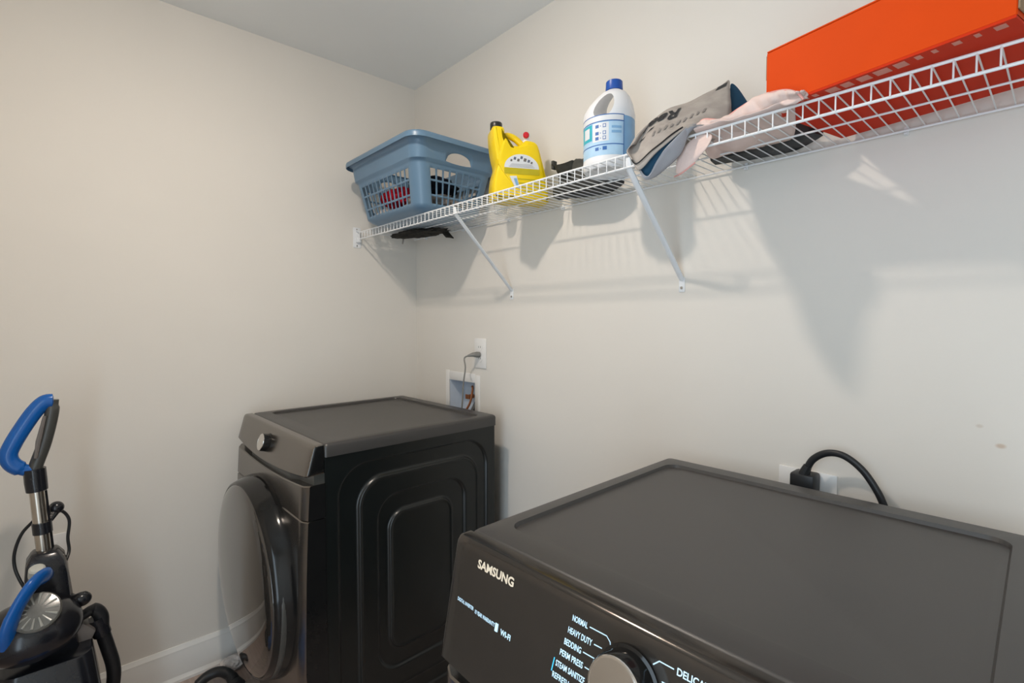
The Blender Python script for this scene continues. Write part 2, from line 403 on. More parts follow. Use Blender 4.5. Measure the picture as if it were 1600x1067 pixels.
    for xx in (.07, MW - .07):
        for yy in (.08, .63):
            f = MB(); f.lathe([(.001, 0), (.024, 0), (.026, .008), (.014, .014), (.014, .034), (.001, .034)], 16, Matrix.Translation((xx, yy, 0))); obj('foot', f, M['rubber'], t)
    return t, cp
wm, wcp = machine('washing_machine', 'dark front-loading machine in the corner beside the left wall, with ribbed side panel', (.0626, -.8143, 0), R(1.0545), .895, .018, .027, .029, .326, .931, .766, True, M['front'])
dm, dcp = machine('clothes_dryer', 'nearest dark machine with lettered control panel in the right foreground', (1.5073, -.845, 0), R(1.2348), .790, .006, .019, .0375, .353, .921, .66, False, M['gloss'])

def panel_text(s, x0, x1, z0, z1, m, parent, bold=.0, name='lettering', off=.0007):
    vs, fs = text_mesh(s, bold); mb = MB(); pts = []
    for a, b in vs:
        x = x0 + (x1 - x0) * a; z = z0 + (z1 - z0) * b; pts.append((x, py(x, z) - off, z))
    mb.add(pts, fs); return obj(name, mb, m, parent, smooth=False)
def panel_bar(pts, w, m, parent, name='indicator_line'):
    mb = MB(); P = [Vector((x, py(x, z) - .0003, z)) for x, z in pts]; mb.tube(P, w, 6, flat=.4, up=(0, 1, 0)); return obj(name, mb, m, parent)
panel_text('SAMSUNG', .066, .149, .9525, .9660, M['gold'], dcp, .035)
panel_text('DIGITAL INVERTER', .030, .072, .8900, .8955, M['led'], dcp, .02)
panel_text('10 YEAR WARRANTY', .076, .124, .8880, .8940, M['led'], dcp, .02)
panel_bar([(.1285, .884), (.1285, .895)], .0035, M['led'], dcp, 'indicator_icon')
panel_text('WI-FI', .138, .160, .8840, .8920, M['led'], dcp, .03)
rows_t = [('NORMAL', .262, .287, .9535), ('HEAVY DUTY', .258, .297, .9375), ('BEDDING', .255, .283, .9225), ('PERM PRESS', .251, .289, .908), ('STEAM SANITIZE', .247, .295, .893), ('REFRESH', .244, .272, .878)]
for s, a, b, z in rows_t: panel_text(s, a, b, z, z + .0075, M['led'], dcp, .02)
panel_bar([(.290, .9570), (.316, .9575), (.322, .953), (.3235, .9485)], .0008, M['led'], dcp)
panel_bar([(.300, .9410), (.312, .9415)], .0008, M['led'], dcp)
panel_bar([(.286, .9260), (.306, .9265)], .0008, M['led'], dcp)
panel_bar([(.292, .9115), (.304, .9116)], .0008, M['led'], dcp)
panel_bar([(.2435, .901), (.2415, .884)], .0008, M['led2'], dcp)
panel_text('DELICATES', .410, .456, .9575, .9655, M['led'], dcp, .02)
panel_bar([(.406, .9615), (.388, .9615), (.381, .955)], .0008, M['led'], dcp)
panel_bar([(.394, .9430), (.404, .9430)], .0008, M['led'], dcp)
panel_text('SAMSUNG', .066, .120, .9500, .9585, M['vac_grey'], wcp, .02)

# ------------------------------------------------------------------ wire shelf
SZ, SY, RR = 1.7465, -.305, .0028
sh = thing('wire_shelf', 'long white wire shelf along the right-hand wall above the machines', 'shelf', (0, 0, SZ))
def bar(name, a, b, r, m=M['wire']):
    mb = MB(); mb.tube([a, b], r, 8); return obj(name, mb, m, sh, world=True)
bar('front_rail', (.003, SY, SZ), (RX, SY, SZ), RR); bar('lip_rail', (.003, SY, SZ - .031), (RX, SY, SZ - .031), RR)
bar('support_rail', (.003, -.150, SZ - .004), (RX, -.150, SZ - .004), .0022); bar('back_rail', (.003, -.012, SZ - .004), (RX, -.012, SZ - .004), .0025)
mb = MB(); rw = .0014
mb.tube([(0, -.008, 0), (0, SY + .003, 0), (0, SY - .0015, -.001), (0, SY - .0025, -.004), (0, SY - .0025, -.031)], rw, 6, up=(1, 0, 0))
w0 = obj('deck_wire', mb, M['wire'], sh); me = w0.data
xs = [2.116 - .0262 * k for k in range(-24, 81)]; xs = [x for x in xs if .01 < x < RX - .01]
w0.location = (xs[0], 0, 0)
for x in xs[1:]:
    w = w0.copy(); COL.objects.link(w); w.parent = sh; w.location = (x, 0, 0)
mb = MB(); mb.box((0, -.008, -.012), (.008, 0, .006)); mb.box((.001, -.016, -.012), (.007, -.007, -.008))
c0 = obj('wall_clip', mb, M['wire'], sh, bev=.0015); c0.location = (.10, 0, 0)
for x in (.40, .70, .985, 1.30, 1.62, 1.95, 2.25, 2.6):
    c = c0.copy(); COL.objects.link(c); c.parent = sh; c.location = (x, 0, 0)
mb = MB(); mb.box((0, -.330, -.070), (.003, -.292, .022)); mb.box((.003, -.318, -.046), (.016, -.296, -.024)); mb.box((.003, -.316, .002), (.012, -.297, .010)); obj('end_bracket', mb, M['wire'], sh, bev=.0012)
for zz in (.013, -.061):
    mb = MB(); mb.lathe([(.001, 0), (.0035, 0), (.003, .0015), (.001, .002)], 10, axis_m((.003, -.312, zz), (1, 0, 0))); obj('screw', mb, M['screw'], sh)
mb = MB(); mb.box((RX - .003, -.330, -.070), (RX, -.292, .022)); obj('end_bracket', mb, M['wire'], sh, bev=.0012)
# diagonal braces
def brace(x0, xw, label):
    t = thing('shelf_brace', label, 'bracket', (xw, 0, 1.441), 0, 'diagonal shelf braces')
    a = Vector((x0, SY + .006, SZ - .034)); b = Vector((xw, -.006, 1.468)); mb = MB()
    mb.tube([a + Vector((0, -.006, .026)), a + Vector((0, -.004, .012)), a, a.lerp(b, .5), b, Vector((xw, -.003, 1.462))], [.006, .008, .009, .009, .009, .007], 10, flat=.55, up=(0, 1, 1))
    obj('rod', mb, M['steel_white'], t, world=True, sharp=50)
    mb = MB(); mb.box((xw - .009, -.003, 1.428), (xw + .009, 0, 1.470)); obj('foot_plate', mb, M['steel_white'], t, world=True, bev=.001)
    mb = MB(); mb.lathe([(.001, 0), (.0042, 0), (.0038, .002), (.001, .0028)], 12, axis_m((xw, -.003, 1.440), (0, -1, 0))); obj('screw', mb, M['screw'], t, world=True)
brace(.756, .715, 'white diagonal shelf brace below the blue laundry basket, the left one')
brace(1.470, 1.446, 'white diagonal shelf brace below the white bleach jug, the right one')

# ------------------------------------------------------------------ laundry basket
BK = thing('laundry_basket', 'blue-grey plastic laundry basket with slotted sides at the left end of the shelf', 'basket', (.374, -.198, SZ + .0035))
def secdim(z):
    pts = [(0, .190, .118), (.010, .210, .137), (.020, .221, .149), (.174, .250, .178), (.180, .259, .187), (.240, .267, .194), (.250, .281, .205), (.258, .285, .209), (.261, .281, .206)]
    if z >= pts[-1][0]: return pts[-1][1:]
    for (a, x0, y0), (b, x1, y1) in zip(pts, pts[1:]):
        if z <= b:
            t = (z - a) / (b - a); return x0 + (x1 - x0) * t, y0 + (y1 - y0) * t
ROWZ = [0, .010, .020, .030, .056, .063, .108, .115, .152, .163, .174, .180, 'hb', 'ht', .230, .240, .250, .258, .261]
sides = [(12, 0), (8, 1), (12, 2), (8, 3)]
cols = []                                   # (side, s, kind) s in 0..1 along the straight part
def side_cols(side, n):
    out = []; m0, m1 = .015, .985; p = (m1 - m0) / n
    ss = {0.0, 1.0}
    for k in range(n): ss.add(round(m0 + p * k + p * .11, 5)); ss.add(round(m0 + p * (k + 1) - p * .11, 5))
    if side in (1, 3):
        for k in range(15): ss.add(round(.29 + .42 * k / 14, 5))
    return sorted(ss)
for n, sd in sides:
    ss = side_cols(sd, n)
    cols += [('s', sd, s) for s in ss[:-1]] + [('s', sd, 1.0)]
    cols += [('c', sd, k / 7) for k in range(1, 7)]
RC = .048
def bpt(c, z):
    a, b = secdim(z); kind, sd, s = c
    ax, ay = a - RC, b - RC
    # front (-y) runs +x, right (+x) runs +y, back runs -x, left runs -y
    if kind == 's':
        if sd == 0: return (-ax + 2 * ax * s, -b, z)
        if sd == 1: return (a, -ay + 2 * ay * s, z)
        if sd == 2: return (ax - 2 * ax * s, b, z)
        return (-a, ay - 2 * ay * s, z)
    cx, cy, a0 = [(ax, -ay, -90), (ax, ay, 0), (-ax, ay, 90), (-ax, -ay, 180)][sd]
    an = R(a0 + 90 * s); return (cx + RC * math.cos(an), cy + RC * math.sin(an), z)
def rowz(r, c):
    z = ROWZ[r]
    if z not in ('hb', 'ht'): 
        return z
    if c[0] == 's' and c[1] in (1, 3) and .29 <= c[2] <= .71:
        q = (c[2] - .5) / .21; q = max(-1, min(1, q))
        return .184 - .004 * (1 - q * q) if z == 'hb' else .1865 + .034 * math.sqrt(max(0, 1 - q * q))
    return .184 if z == 'hb' else .1865
vs = [bpt(c, rowz(r, c)) for r in range(len(ROWZ)) for c in cols]; nC = len(cols); fs = []
def is_slot(sd, s, n):
    m0, m1 = .015, .985; p = (m1 - m0) / n
    if not m0 < s < m1: return False
    f = ((s - m0) / p) % 1; return .11 < f < .89
for r in range(len(ROWZ) - 1):
    for j in range(nC):
        k = (j + 1) % nC; a, b = cols[j], cols[k]
        if a[0] == 's' and b[0] == 's' and a[1] == b[1]:
            s = (a[2] + b[2]) / 2; sd = a[1]; n = sides[sd][0]
            if r in (3, 5, 7) and is_slot(sd, s, n): continue
            if ROWZ[r] == 'hb' and sd in (1, 3) and .29 < s < .71: continue
        fs.append((r * nC + j, r * nC + k, (r + 1) * nC + k, (r + 1) * nC + j))
fs.append(tuple(reversed(range(nC))))
mb = MB(); mb.add(vs, fs); obj('basket_body', mb, M['basket'], BK, solid=.003, sharp=50)
mb = MB(); rings = []
for dz, do in ((.261, -.004), (.2625, 0), (.2625, .006), (.260, .011), (.254, .013), (.240, .013), (.240, .010), (.252, .009), (.257, .006), (.258, 0)):
    ring = []
    a, b = secdim(.258); a += do - .004; b += do - .004
    ring = [(x, y, dz) for x, y in rr(a, b, RC + do, 8)]
    rings.append(ring)
rings.append(rings[0]); mb.rings(rings, caps=False); obj('rim', mb, M['basket'], BK, sharp=50)
# recessed ring under the base
mb = MB(); mb.rings([[(x * 1, y, z) for x, y in rr(.165, .092, .05)] for z in (-.0015, .002)]); obj('base_foot', mb, M['basket'], BK, bev=.001)

def crumple(name, label, cat, m, c, rad, seed, group=None, amp=.35, fl=None, parent=None, rz=0):
    bm = bmesh.new(); bmesh.ops.create_icosphere(bm, subdivisions=5, radius=1); off = Vector((seed * 7.3, seed * 3.1, seed))
    for v in bm.verts:
        d = v.co.normalized(); n = 1 - abs(noise.noise(d * 1.6 + off)) * 2; n2 = 1 - abs(noise.noise(d * 3.6 + off * 2)) * 2; n3 = noise.noise(d * 9 + off)
        k = 1 + amp * (.55 * n + .35 * n2 + .08 * n3 - .45); v.co = Vector((d.x * rad[0] * k, d.y * rad[1] * k, d.z * rad[2] * k))
        if fl is not None: v.co.z = max(v.co.z, fl)
    vs = [v.co.copy() for v in bm.verts]; fs = [tuple(q.index for q in f.verts) for f in bm.faces]; bm.free()
    mb = MB(); rot = Matrix.Rotation(rz, 3, 'Z'); mb.add([rot @ v for v in vs], fs)
    o = obj(name, mb, m, parent, sharp=180); o.location = c
    if label: tag(o, label, cat, group)
    return o
bz = SZ + .0095
crumple('folded_garment', 'white cloth lying at the front left bottom of the blue basket', 'clothes', M['white_cloth'], (.245, -.260, bz + .032), (.085, .06, .034), 1, fl=-.027)
crumple('folded_garment', 'grey cloth filling the bottom right of the blue basket', 'clothes', M['grey_cloth'], (.455, -.195, bz + .044), (.115, .105, .05), 2, fl=-.039)
crumple('folded_garment', 'red garment seen through the front slots of the blue basket', 'clothes', M['red_cloth'], (.330, -.250, bz + .090), (.105, .085, .042), 3)
crumple('folded_garment', 'black garment heaped on top inside the blue basket', 'clothes', M['navy_cloth'], (.465, -.200, bz + .120), (.085, .095, .040), 4)

# dark webbing that hangs through the wires below the basket
WB = thing('dark_strap', 'dark crumpled strap dangling through the shelf wires under the blue basket', 'strap', (.25, -.10, SZ - .004))
crumple('webbing', None, None, M['dark_cloth'], Vector((.265, -.145, SZ - .018)) - WB.location, (.150, .050, .015), 5, amp=.5, parent=WB, rz=R(14))
mb = MB(); p0, p1, p2 = at(676, 360, -.13), at(690, 358, -.10), at(703, 371, -.09)
mb.grid([[p + Vector((0, d, -.004 * abs(math.sin(d * 300)))) for d in (-.02, -.01, 0, .01, .02)] for p in cr([p0 + Vector((-.06, -.01, .004)), p0, p1, p2], 5)]); obj('strap_end', mb, M['dark_cloth'], WB, world=True, solid=.004, sharp=180)
mb = MB(); mb.tube(cr([at(626, 366, -.15), at(630, 373, -.15), at(629, 381, -.148)], 4), .0035, 6); obj('loose_end', mb, M['grey_cloth'], WB, world=True)

# clear measuring cup between the basket and the yellow jug
MC = thing('measuring_cup', 'small clear plastic cup on the shelf between basket and yellow jug', 'cup', (.745, -.085, SZ + .0018))
mb = MB(); mb.lathe([(.001, 0), (.024, 0), (.030, .058), (.0315, .058), (.0315, .060), (.0285, .060), (.0225, .003), (.001, .003)], 28); obj('cup_body', mb, M['clear'], MC)

# ------------------------------------------------------------------ yellow jug, its broad face towards +x
YJ = thing('detergent_jug', 'yellow plastic jug with black cap and white half-round label on the shelf', 'jug', (.907, -.268, SZ + .002), R(-27.6))
O2 = [(.022, 0), (.014, .008), (.013, .05), (.018, .085), (.026, .115), (.018, .15), (.012, .19), (.011, .238), (.047, .238), (.052, .208), (.060, .190), (.076, .182), (.100, .182), (.114, .194), (.126, .202), (.152, .199), (.166, .188), (.176, .158), (.194, .093), (.203, .055), (.204, .008), (.196, 0)]
def ext(outline, x0, x1, bevel):
    """outline (u along y, w up) given thickness along x with rounded edges"""
    c = Vector((sum(p[0] for p in outline) / len(outline), sum(p[1] for p in outline) / len(outline)))
    m = MB(); rings = []
    P = [Vector(p) for p in outline]; n = len(P); area = sum(P[i].x * P[(i + 1) % n].y - P[(i + 1) % n].x * P[i].y for i in range(n))
    def inset(d):
        out = []
        for i in range(n):
            a = (P[i] - P[i - 1]).normalized(); b = (P[(i + 1) % n] - P[i]).normalized()
            na = Vector((-a.y, a.x)); nb = Vector((-b.y, b.x))
            if area < 0: na, nb = -na, -nb
            k = (na + nb); k = k / max(.6, k.length_squared / 2) ; out.append(P[i] + k * d * (1 if k.length else 0))
        return out
    for x, d in ((x0, bevel), (x0 + bevel * .3, bevel * .3), (x0 + bevel, 0), (x1 - bevel, 0), (x1 - bevel * .3, bevel * .3), (x1, bevel)):
        rings.append([(x, p.x, p.y) for p in inset(d)])
    m.rings(rings); return m
def smooth_outline(pts, n=4):
    P = [Vector((p[0], p[1], 0)) for p in pts]; out = []; N = len(P)
    for i in range(N):
        a, b, c, d = P[i - 1], P[i], P[(i + 1) % N], P[(i + 2) % N]
        for k in range(n):
            t = k / n; q = .5 * ((2 * b) + (c - a) * t * .8 + (-b * 2 + c * 2) * 0)
            # cubic hermite with reduced tangents
            m1 = (c - a) * .33; m2 = (d - b) * .33
            q = b * (2 * t ** 3 - 3 * t * t + 1) + m1 * (t ** 3 - 2 * t * t + t) + c * (-2 * t ** 3 + 3 * t * t) + m2 * (t ** 3 - t * t)
            out.append((q.x, q.y))
    return out
obj('jug_body', ext(smooth_outline(O2), -.104, -.004, .012), M['yellow'], YJ, sharp=40)
FP = [(.050, .200), (.026, .116), (.080, .046), (.104, .006), (.192, .006), (.192, .050), (.180, .100), (.166, .165), (.150, .186), (.100, .174), (.070, .172)]
obj('front_panel', ext(smooth_outline(FP, 3), -.012, .0, .004), M['yellow'], YJ, sharp=25)
mb = MB(); mb.tube([(-.046, p[0], p[1]) for p in cr([(0.044, .205, 0), (.056, .219, 0), (.074, .222, 0), (.096, .214, 0), (.122, .194, 0)], 5)], [.011] * 21, 12, flat=1); obj('handle', mb, M['yellow'], YJ)
mb = MB(); mb.lathe([(.001, .236), (.019, .236), (.0205, .238), (.0205, .258), (.019, .261), (.001, .262)], 28, Matrix.Translation((-.045, .029, 0))); obj('cap', mb, M['black_cap'], YJ, sharp=40)
mb = MB(); mb.lathe([(.001, .198), (.018, .198), (.016, .210), (.011, .213), (.011, .236), (.001, .237)], 24, Matrix.Translation((-.045, .136, 0))); tp = obj('tap', mb, M['white_plastic'], YJ)
mb = MB(); mb.lathe([(.001, 0), (.011, 0), (.011, .012), (.001, .012)], 20, axis_m((-.041, .132, .224), (1, -.25, 0))); obj('tap_nozzle', mb, M['white_plastic'], tp)
mb = MB(); mb.lathe([(.001, .010), (.0105, .010), (.0105, .018), (.008, .021), (.001, .022)], 20, axis_m((-.041, .132, .224), (1, -.25, 0))); obj('tap_button', mb, M['red'], tp)
fx = .0006
def face_poly(pts, m, name, parent, dx=0):
    q = MB(); q.rings([[(fx + dx, a, b) for a, b in pts], [(fx + dx + .0004, a, b) for a, b in pts]]); return obj(name, q, m, parent, smooth=False)
hd = [(.106 - .060 * math.cos(a), .104 + .046 * math.sin(a)) for a in [R(180 * k / 24) for k in range(25)]]
lb = face_poly(hd, M['label_white'], 'label', YJ)
face_poly([(.046, .084), (.168, .084), (.168, .1025), (.046, .1025)], M['olive'], 'label_band', YJ)
for k in range(4): face_poly([(.096 - .004 * k, .028 + k * .013), (.176, .028 + k * .013), (.176, .031 + k * .013), (.096 - .004 * k, .031 + k * .013)], M['olive'], 'label_line', YJ)
face_poly([(.082, .040), (.100, .036), (.088, .078), (.064, .076)], M['label_white'], 'side_label', YJ, .0004)
face_poly([(.087, .045), (.096, .043), (.088, .070), (.078, .069)], M['lab_blue2'], 'side_label_print', YJ, .0009)
for k, (a, b, q) in enumerate([(.070, .128, .004), (.082, .135, .005), (.094, .130, .005), (.105, .139, .005), (.117, .132, .006), (.130, .129, .005), (.140, .124, .004)]):
    face_poly([(a - q, b - q * .8), (a + q * .6, b - q), (a + q, b + q * .7), (a - q * .5, b + q)], M['ink'] if k % 2 else M['vac_grey'], 'label_pictogram', lb, .0005)
for k in range(3): face_poly([(.062 + .004 * k, .108 + .004 * k), (.150 - .004 * k, .108 + .004 * k), (.150 - .004 * k, .1088 + .004 * k), (.062 + .004 * k, .1088 + .004 * k)], M['vac_grey'], 'label_pictogram', lb, .0005)

# ------------------------------------------------------------------ white bleach jug
BJ = thing('bleach_jug', 'white plastic bleach jug with blue cap and pale blue label on the shelf', 'jug', (1.337, -.205, SZ + .002))
va = math.atan2(CAM.y + .208, CAM.x - 1.352)                       # towards the aisle
left = Vector((math.sin(va), -math.cos(va), 0)); lz = Vector((math.cos(va), math.sin(va), 0))
prof = [(.001, .003), (.060, .003), (.064, 0), (.069, .006), (.070, .020), (.0685, .028), (.0685, .136), (.070, .146), (.067, .158), (.059, .177), (.047, .196), (.034, .210), (.024, .216), (.0195, .219), (.0195, .228), (.001, .228)]
def to_mesh(mb):
    me = bpy.data.meshes.new('t'); me.from_pydata([tuple(v) for v in mb.v], [], mb.f)
    bm = bmesh.new(); bm.from_mesh(me); bmesh.ops.remove_doubles(bm, verts=bm.verts, dist=1e-5); bmesh.ops.recalc_face_normals(bm, faces=bm.faces); bm.to_mesh(me); bm.free(); return me
mb = MB(); mb.lathe(prof, 64)
for v in mb.v:                                                     # the neck stands off centre
    v.xyz -= left * .013 * smoothstep((v.z - .15) / .07)
mb2 = MB(); ax = (lz + left * .30 - Vector((0, 0, .34))).normalized(); perp = Vector((-ax.y, ax.x, 0)).normalized()
if perp.dot(left) < 0: perp = -perp
ctr = left * -.006 + Vector((0, 0, .180))
outl = [(.0 + .025 * math.cos(a) * (1 - .25 * math.sin(a)), .030 * math.sin(a)) for a in [2 * math.pi * k / 24 for k in range(24)]]
mb2.rings([[ctr + ax * d + perp * (u + w * -.25) + Vector((0, 0, w)) for u, w in outl] for d in (-.12, .12)])
oa = bpy.data.objects.new('t1', to_mesh(mb)); ob = bpy.data.objects.new('t2', to_mesh(mb2)); COL.objects.link(oa); COL.objects.link(ob)
md = oa.modifiers.new('b', 'BOOLEAN'); md.operation = 'DIFFERENCE'; md.object = ob; md.solver = 'EXACT'
me = bpy.data.meshes.new_from_object(oa.evaluated_get(bpy.context.evaluated_depsgraph_get()))
bpy.data.objects.remove(oa); bpy.data.objects.remove(ob)
me.materials.clear(); me.materials.append(M['bleach']); me.name = 'jug_body'
me.polygons.foreach_set('use_smooth', [True] * len(me.polygons)); me.set_sharp_from_angle(angle=R(50))
o = bpy.data.objects.new('jug_body', me); COL.objects.link(o); o.parent = BJ
mb = MB(); mb.lathe([(.001, .219), (.0225, .219), (.0232, .221), (.0222, .2425), (.020, .2445), (.001, .2445)], 36, Matrix.Translation(left * -.013)); obj('cap', mb, M['blue_cap'], BJ, sharp=40)
def patch(a0, a1, z0, z1, m, name, parent, dr=0, n=16):
    q = MB(); r = .0688 + dr; A = [va + R(q_) for q_ in sorted({a0, a1} | {float(x) for x in range(-180, 181, 3) if a0 < x < a1})]
    q.rings([[(rr_ * math.cos(a), rr_ * math.sin(a), z) for a in A] for rr_, z in ((r, z0), (r, z1), (r - .0008, z1), (r - .0008, z0), (r, z0))], closed=False, caps=False)
    return obj(name, q, m, parent, sharp=40)
# angles: negative is to the left as seen from the aisle
lbl = patch(-110, 34, .030, .133, M['lab_blue'], 'label', BJ, 0, 40)
patch(34.5, 120, .030, .133, M['lab_blue2'], 'back_label', BJ, 0, 24)
def pr(a0, a1, z0, z1, m, d=.0004): patch(a0, a1, z0, z1, m, 'label_print', lbl, d, 8)
pr(-110, 34, .1325, .1345, M['ink_blue'], .0005); pr(-110, 34, .116, .1185, M['ink_blue']); pr(-110, 34, .056, .0585, M['ink_blue']); pr(33, 34.6, .030, .134, M['ink_blue'], .0006)
pr(-110, 33, .1188, .132, M['label_white']); pr(-78, -39, .072, .114, M['teal']); pr(-66, -46, .080, .107, M['label_white'], .0008)
pr(-37, 0, .066, .114, M['label_white'], .0003)
for z in (.101, .083, .070, .043):
    pr(-30, -22, z, z + .008, M['ink_blue'], .0008); pr(-19, -17, z + .003, z + .005, M['ink_blue'], .0008)
    if z > .05:
        pr(-13, -6, z, z + .009, M['ink_blue'], .0008); pr(-11.8, -7.2, z + .0015, z + .0075, M['label_white'], .0011)
    else: pr(-13, -4, z, z + .009, M['ink_blue'], .0008)
for z in (.098, .086): pr(6, 28, z, z + .006, M['lab_blue2'], .0006)

# ------------------------------------------------------------------ trainers
def shoe(name, label, loc, rz, mats, L=.28, tilt=0):
    t = thing(name, label, 'shoe', loc, rz); t.rotation_euler = (0, tilt, rz)
    def half(u): return .046 * (math.sin(math.pi * min(1, max(0, .06 + .90 * u))) ** .38) * (.84 + .30 * smoothstep((u - .35) / .35) - .10 * smoothstep((u - .8) / .2))
    mb = MB(); rings = []
    for z, k in ((0, .93), (.004, 1.0), (.016, 1.04), (.028, 1.02)):
        ring = []
        N = 30
        for i in range(N + 1): u = i / N; ring.append((u * L, half(u) * k, z + (.012 * (u - .75) * 4 if u > .75 else 0) + .004 * (u < .3)))
        for i in range(N - 1, 0, -1): u = i / N; ring.append((u * L, -half(u) * k, z + (.012 * (u - .75) * 4 if u > .75 else 0) + .004 * (u < .3)))
        rings.append(ring)
    mb.rings(rings); obj('sole', mb, mats[1], t, sharp=60)
    def top(u): return .115 if u < .05 else (.115 - .004 * math.sin(math.pi * min(1, (u - .05) / .35))) if u < .40 else .112 - .070 * smoothstep((u - .40) / .48)
    mb = MB(); rows = []
    for i in range(33):
        u = .015 + .97 * i / 32; h = half(u) * .98; tp = top(u) - (.02 if u > .95 else 0); op = .30 if u < .36 else .0
        sec = []
        for j in range(13):
            a = math.pi * j / 12; y = math.cos(a); z = math.sin(a)
            if u < .36: yy = h * (.95 if abs(y) > .62 else .95 * y / .62 * .9); zz = .024 + (tp - .024) * min(1, z * 1.25) - (.030 * max(0, 1 - abs(y) / .62) if abs(y) < .62 and u > .05 else 0)
            else: yy = h * math.copysign(abs(y) ** .7, y); zz = .024 + (tp - .024) * z ** .75
            sec.append((u * L + (-.010 * (zz / .1) if u < .1 else 0), yy, zz))
        rows.append(sec)
    mb.rings(rows, closed=False, caps=False); obj('upper', mb, mats[0], t, sharp=70, solid=.002)
    mb = MB(); mb.box((-.012, -.010, .102), (-.002, .010, .130)); obj('pull_tab', mb, mats[0], t, bev=.002)
    for k in range(4):
        u = .46 + .075 * k; mb = MB(); z = top(u); h = half(u) * .6
        mb.tube([(u * L, -h, z - .012), (u * L + .006, 0, z + .003), (u * L, h, z - .012)], .0028, 6); obj('lace', mb, mats[2], t)
    return t
shoe('trainer', 'dark olive trainer on the shelf behind the white bleach jug', (1.030, -.088, SZ + .002), R(4), (M['shoe'], M['sole'], M['sole']), L=.25)
shoe('trainer', 'dark grey trainer on the shelf at the wall behind the pink cloth', (1.562, -.068, SZ + .002), R(-1), (M['shoe_grey'], M['sole'], M['lace']), L=.25)

# ------------------------------------------------------------------ grey bag folded over the front rail
BG = thing('fabric_bag', 'grey printed fabric bag with blue lining folded over the front of the shelf', 'bag', (1.60, -.20, SZ + .002))
st = [  # per station: mouth edge, middle of the face, top edge, back, back foot, rail, low hem, flap edge
    [at(987, 248, -.405), at(979, 238, -.40), at(987, 227, -.39), at(992, 228, -.37), at(996, 236, -.365), at(997, 243, -.37), at(992, 252, -.395), at(990, 252, -.40)],
    [at(999, 265, -.410), at(990, 227, -.37), at(1012, 194, -.330), at(1022, 206, -.27), (1.560, -.22, 1.757), (1.545, -.320, 1.756), at(1010, 278, -.385), at(1011, 277, -.40)],
    [at(1020, 243, -.395), at(1020, 205, -.345), at(1040, 171, -.265), at(1050, 184, -.20), (1.590, -.17, 1.757), (1.57, -.320, 1.757), at(1036, 267, -.350), at(1027, 252, -.385)],
    [at(1050, 216, -.360), at(1058, 188, -.295), at(1072, 161, -.215), at(1080, 174, -.16), (1.625, -.15, 1.757), (1.610, -.318, 1.757), at(1062, 243, -.335), at(1052, 219, -.365)],
    [at(1086, 194, -.312), at(1098, 170, -.245), at(1104, 145, -.180), at(1110, 160, -.14), (1.66, -.14, 1.757), (1.655, -.314, 1.758), at(1087, 200, -.308), at(1087, 193.5, -.311)],
    [at(1140, 190, -.240), at(1143, 158, -.200), at(1139, 126, -.150), at(1141, 140, -.128), (1.71, -.135, 1.757), (1.72, -.270, 1.757), at(1140, 198, -.255), at(1140, 188, -.239)],
]
NS = 6
dense = []
for j in range(8): dense.append(cr([s[j] for s in st], NS))
rows = []
for i in range(len(dense[0])):
    prof_ = cr([dense[j][i] for j in range(8)], 5)
    rows.append([p + Vector((0, 0, 0)) + Vector((noise.noise(p * 22), noise.noise(p * 22 + Vector((9, 0, 0))), noise.noise(p * 22 + Vector((0, 9, 0))))) * .0035 for p in prof_])
mb = MB(); mb.grid(rows)
nseg = len(rows[0]) - 1; mb.mi = []
for i in range(len(rows) - 1):
    for j in range(nseg): mb.mi.append(0 if j < 27 else 1)
bag = obj('bag_body', mb, [M['bag'], M['bag_grey']], BG, world=True, sharp=180)
md = bag.modifiers.new('solid', 'SOLIDIFY'); md.thickness = .002; md.offset = -1
# blue lining inside the mouth and of the back sheet showing past the right end
mb = MB(); q = []
for r_ in rows[2:24]:
    a_, b_ = r_[0], r_[-1]; away = (r_[2] - CAM).normalized(); d_ = (a_ - b_).length
    q.append([a_ + away * .003, a_.lerp(b_, .25) + away * (.006 + d_ * .5), a_.lerp(b_, .75) + away * (.006 + d_ * .5), b_ + away * .003])
mb.grid(q); obj('lining', mb, M['bag_in'], BG, world=True, sharp=180)
mb = MB(); q = [[at(1139, 125, -.145), at(1151, 133, -.13), at(1160, 148, -.125)], [at(1141, 150, -.150), at(1156, 154, -.14), at(1167, 157, -.13)], [at(1142, 185, -.17), at(1160, 182, -.155), at(1180, 176, -.145)]]
mb.grid(q); obj('lining', mb, M['bag_in'], BG, world=True, solid=.003, subsurf=2)
# piping along the folded edge
mb = MB(); mb.tube([Vector(r[1]) + Vector((0, -.004, -.001)) for r in rows[2:22]], .0016, 6); obj('piping', mb, M['rubber'], BG, world=True)
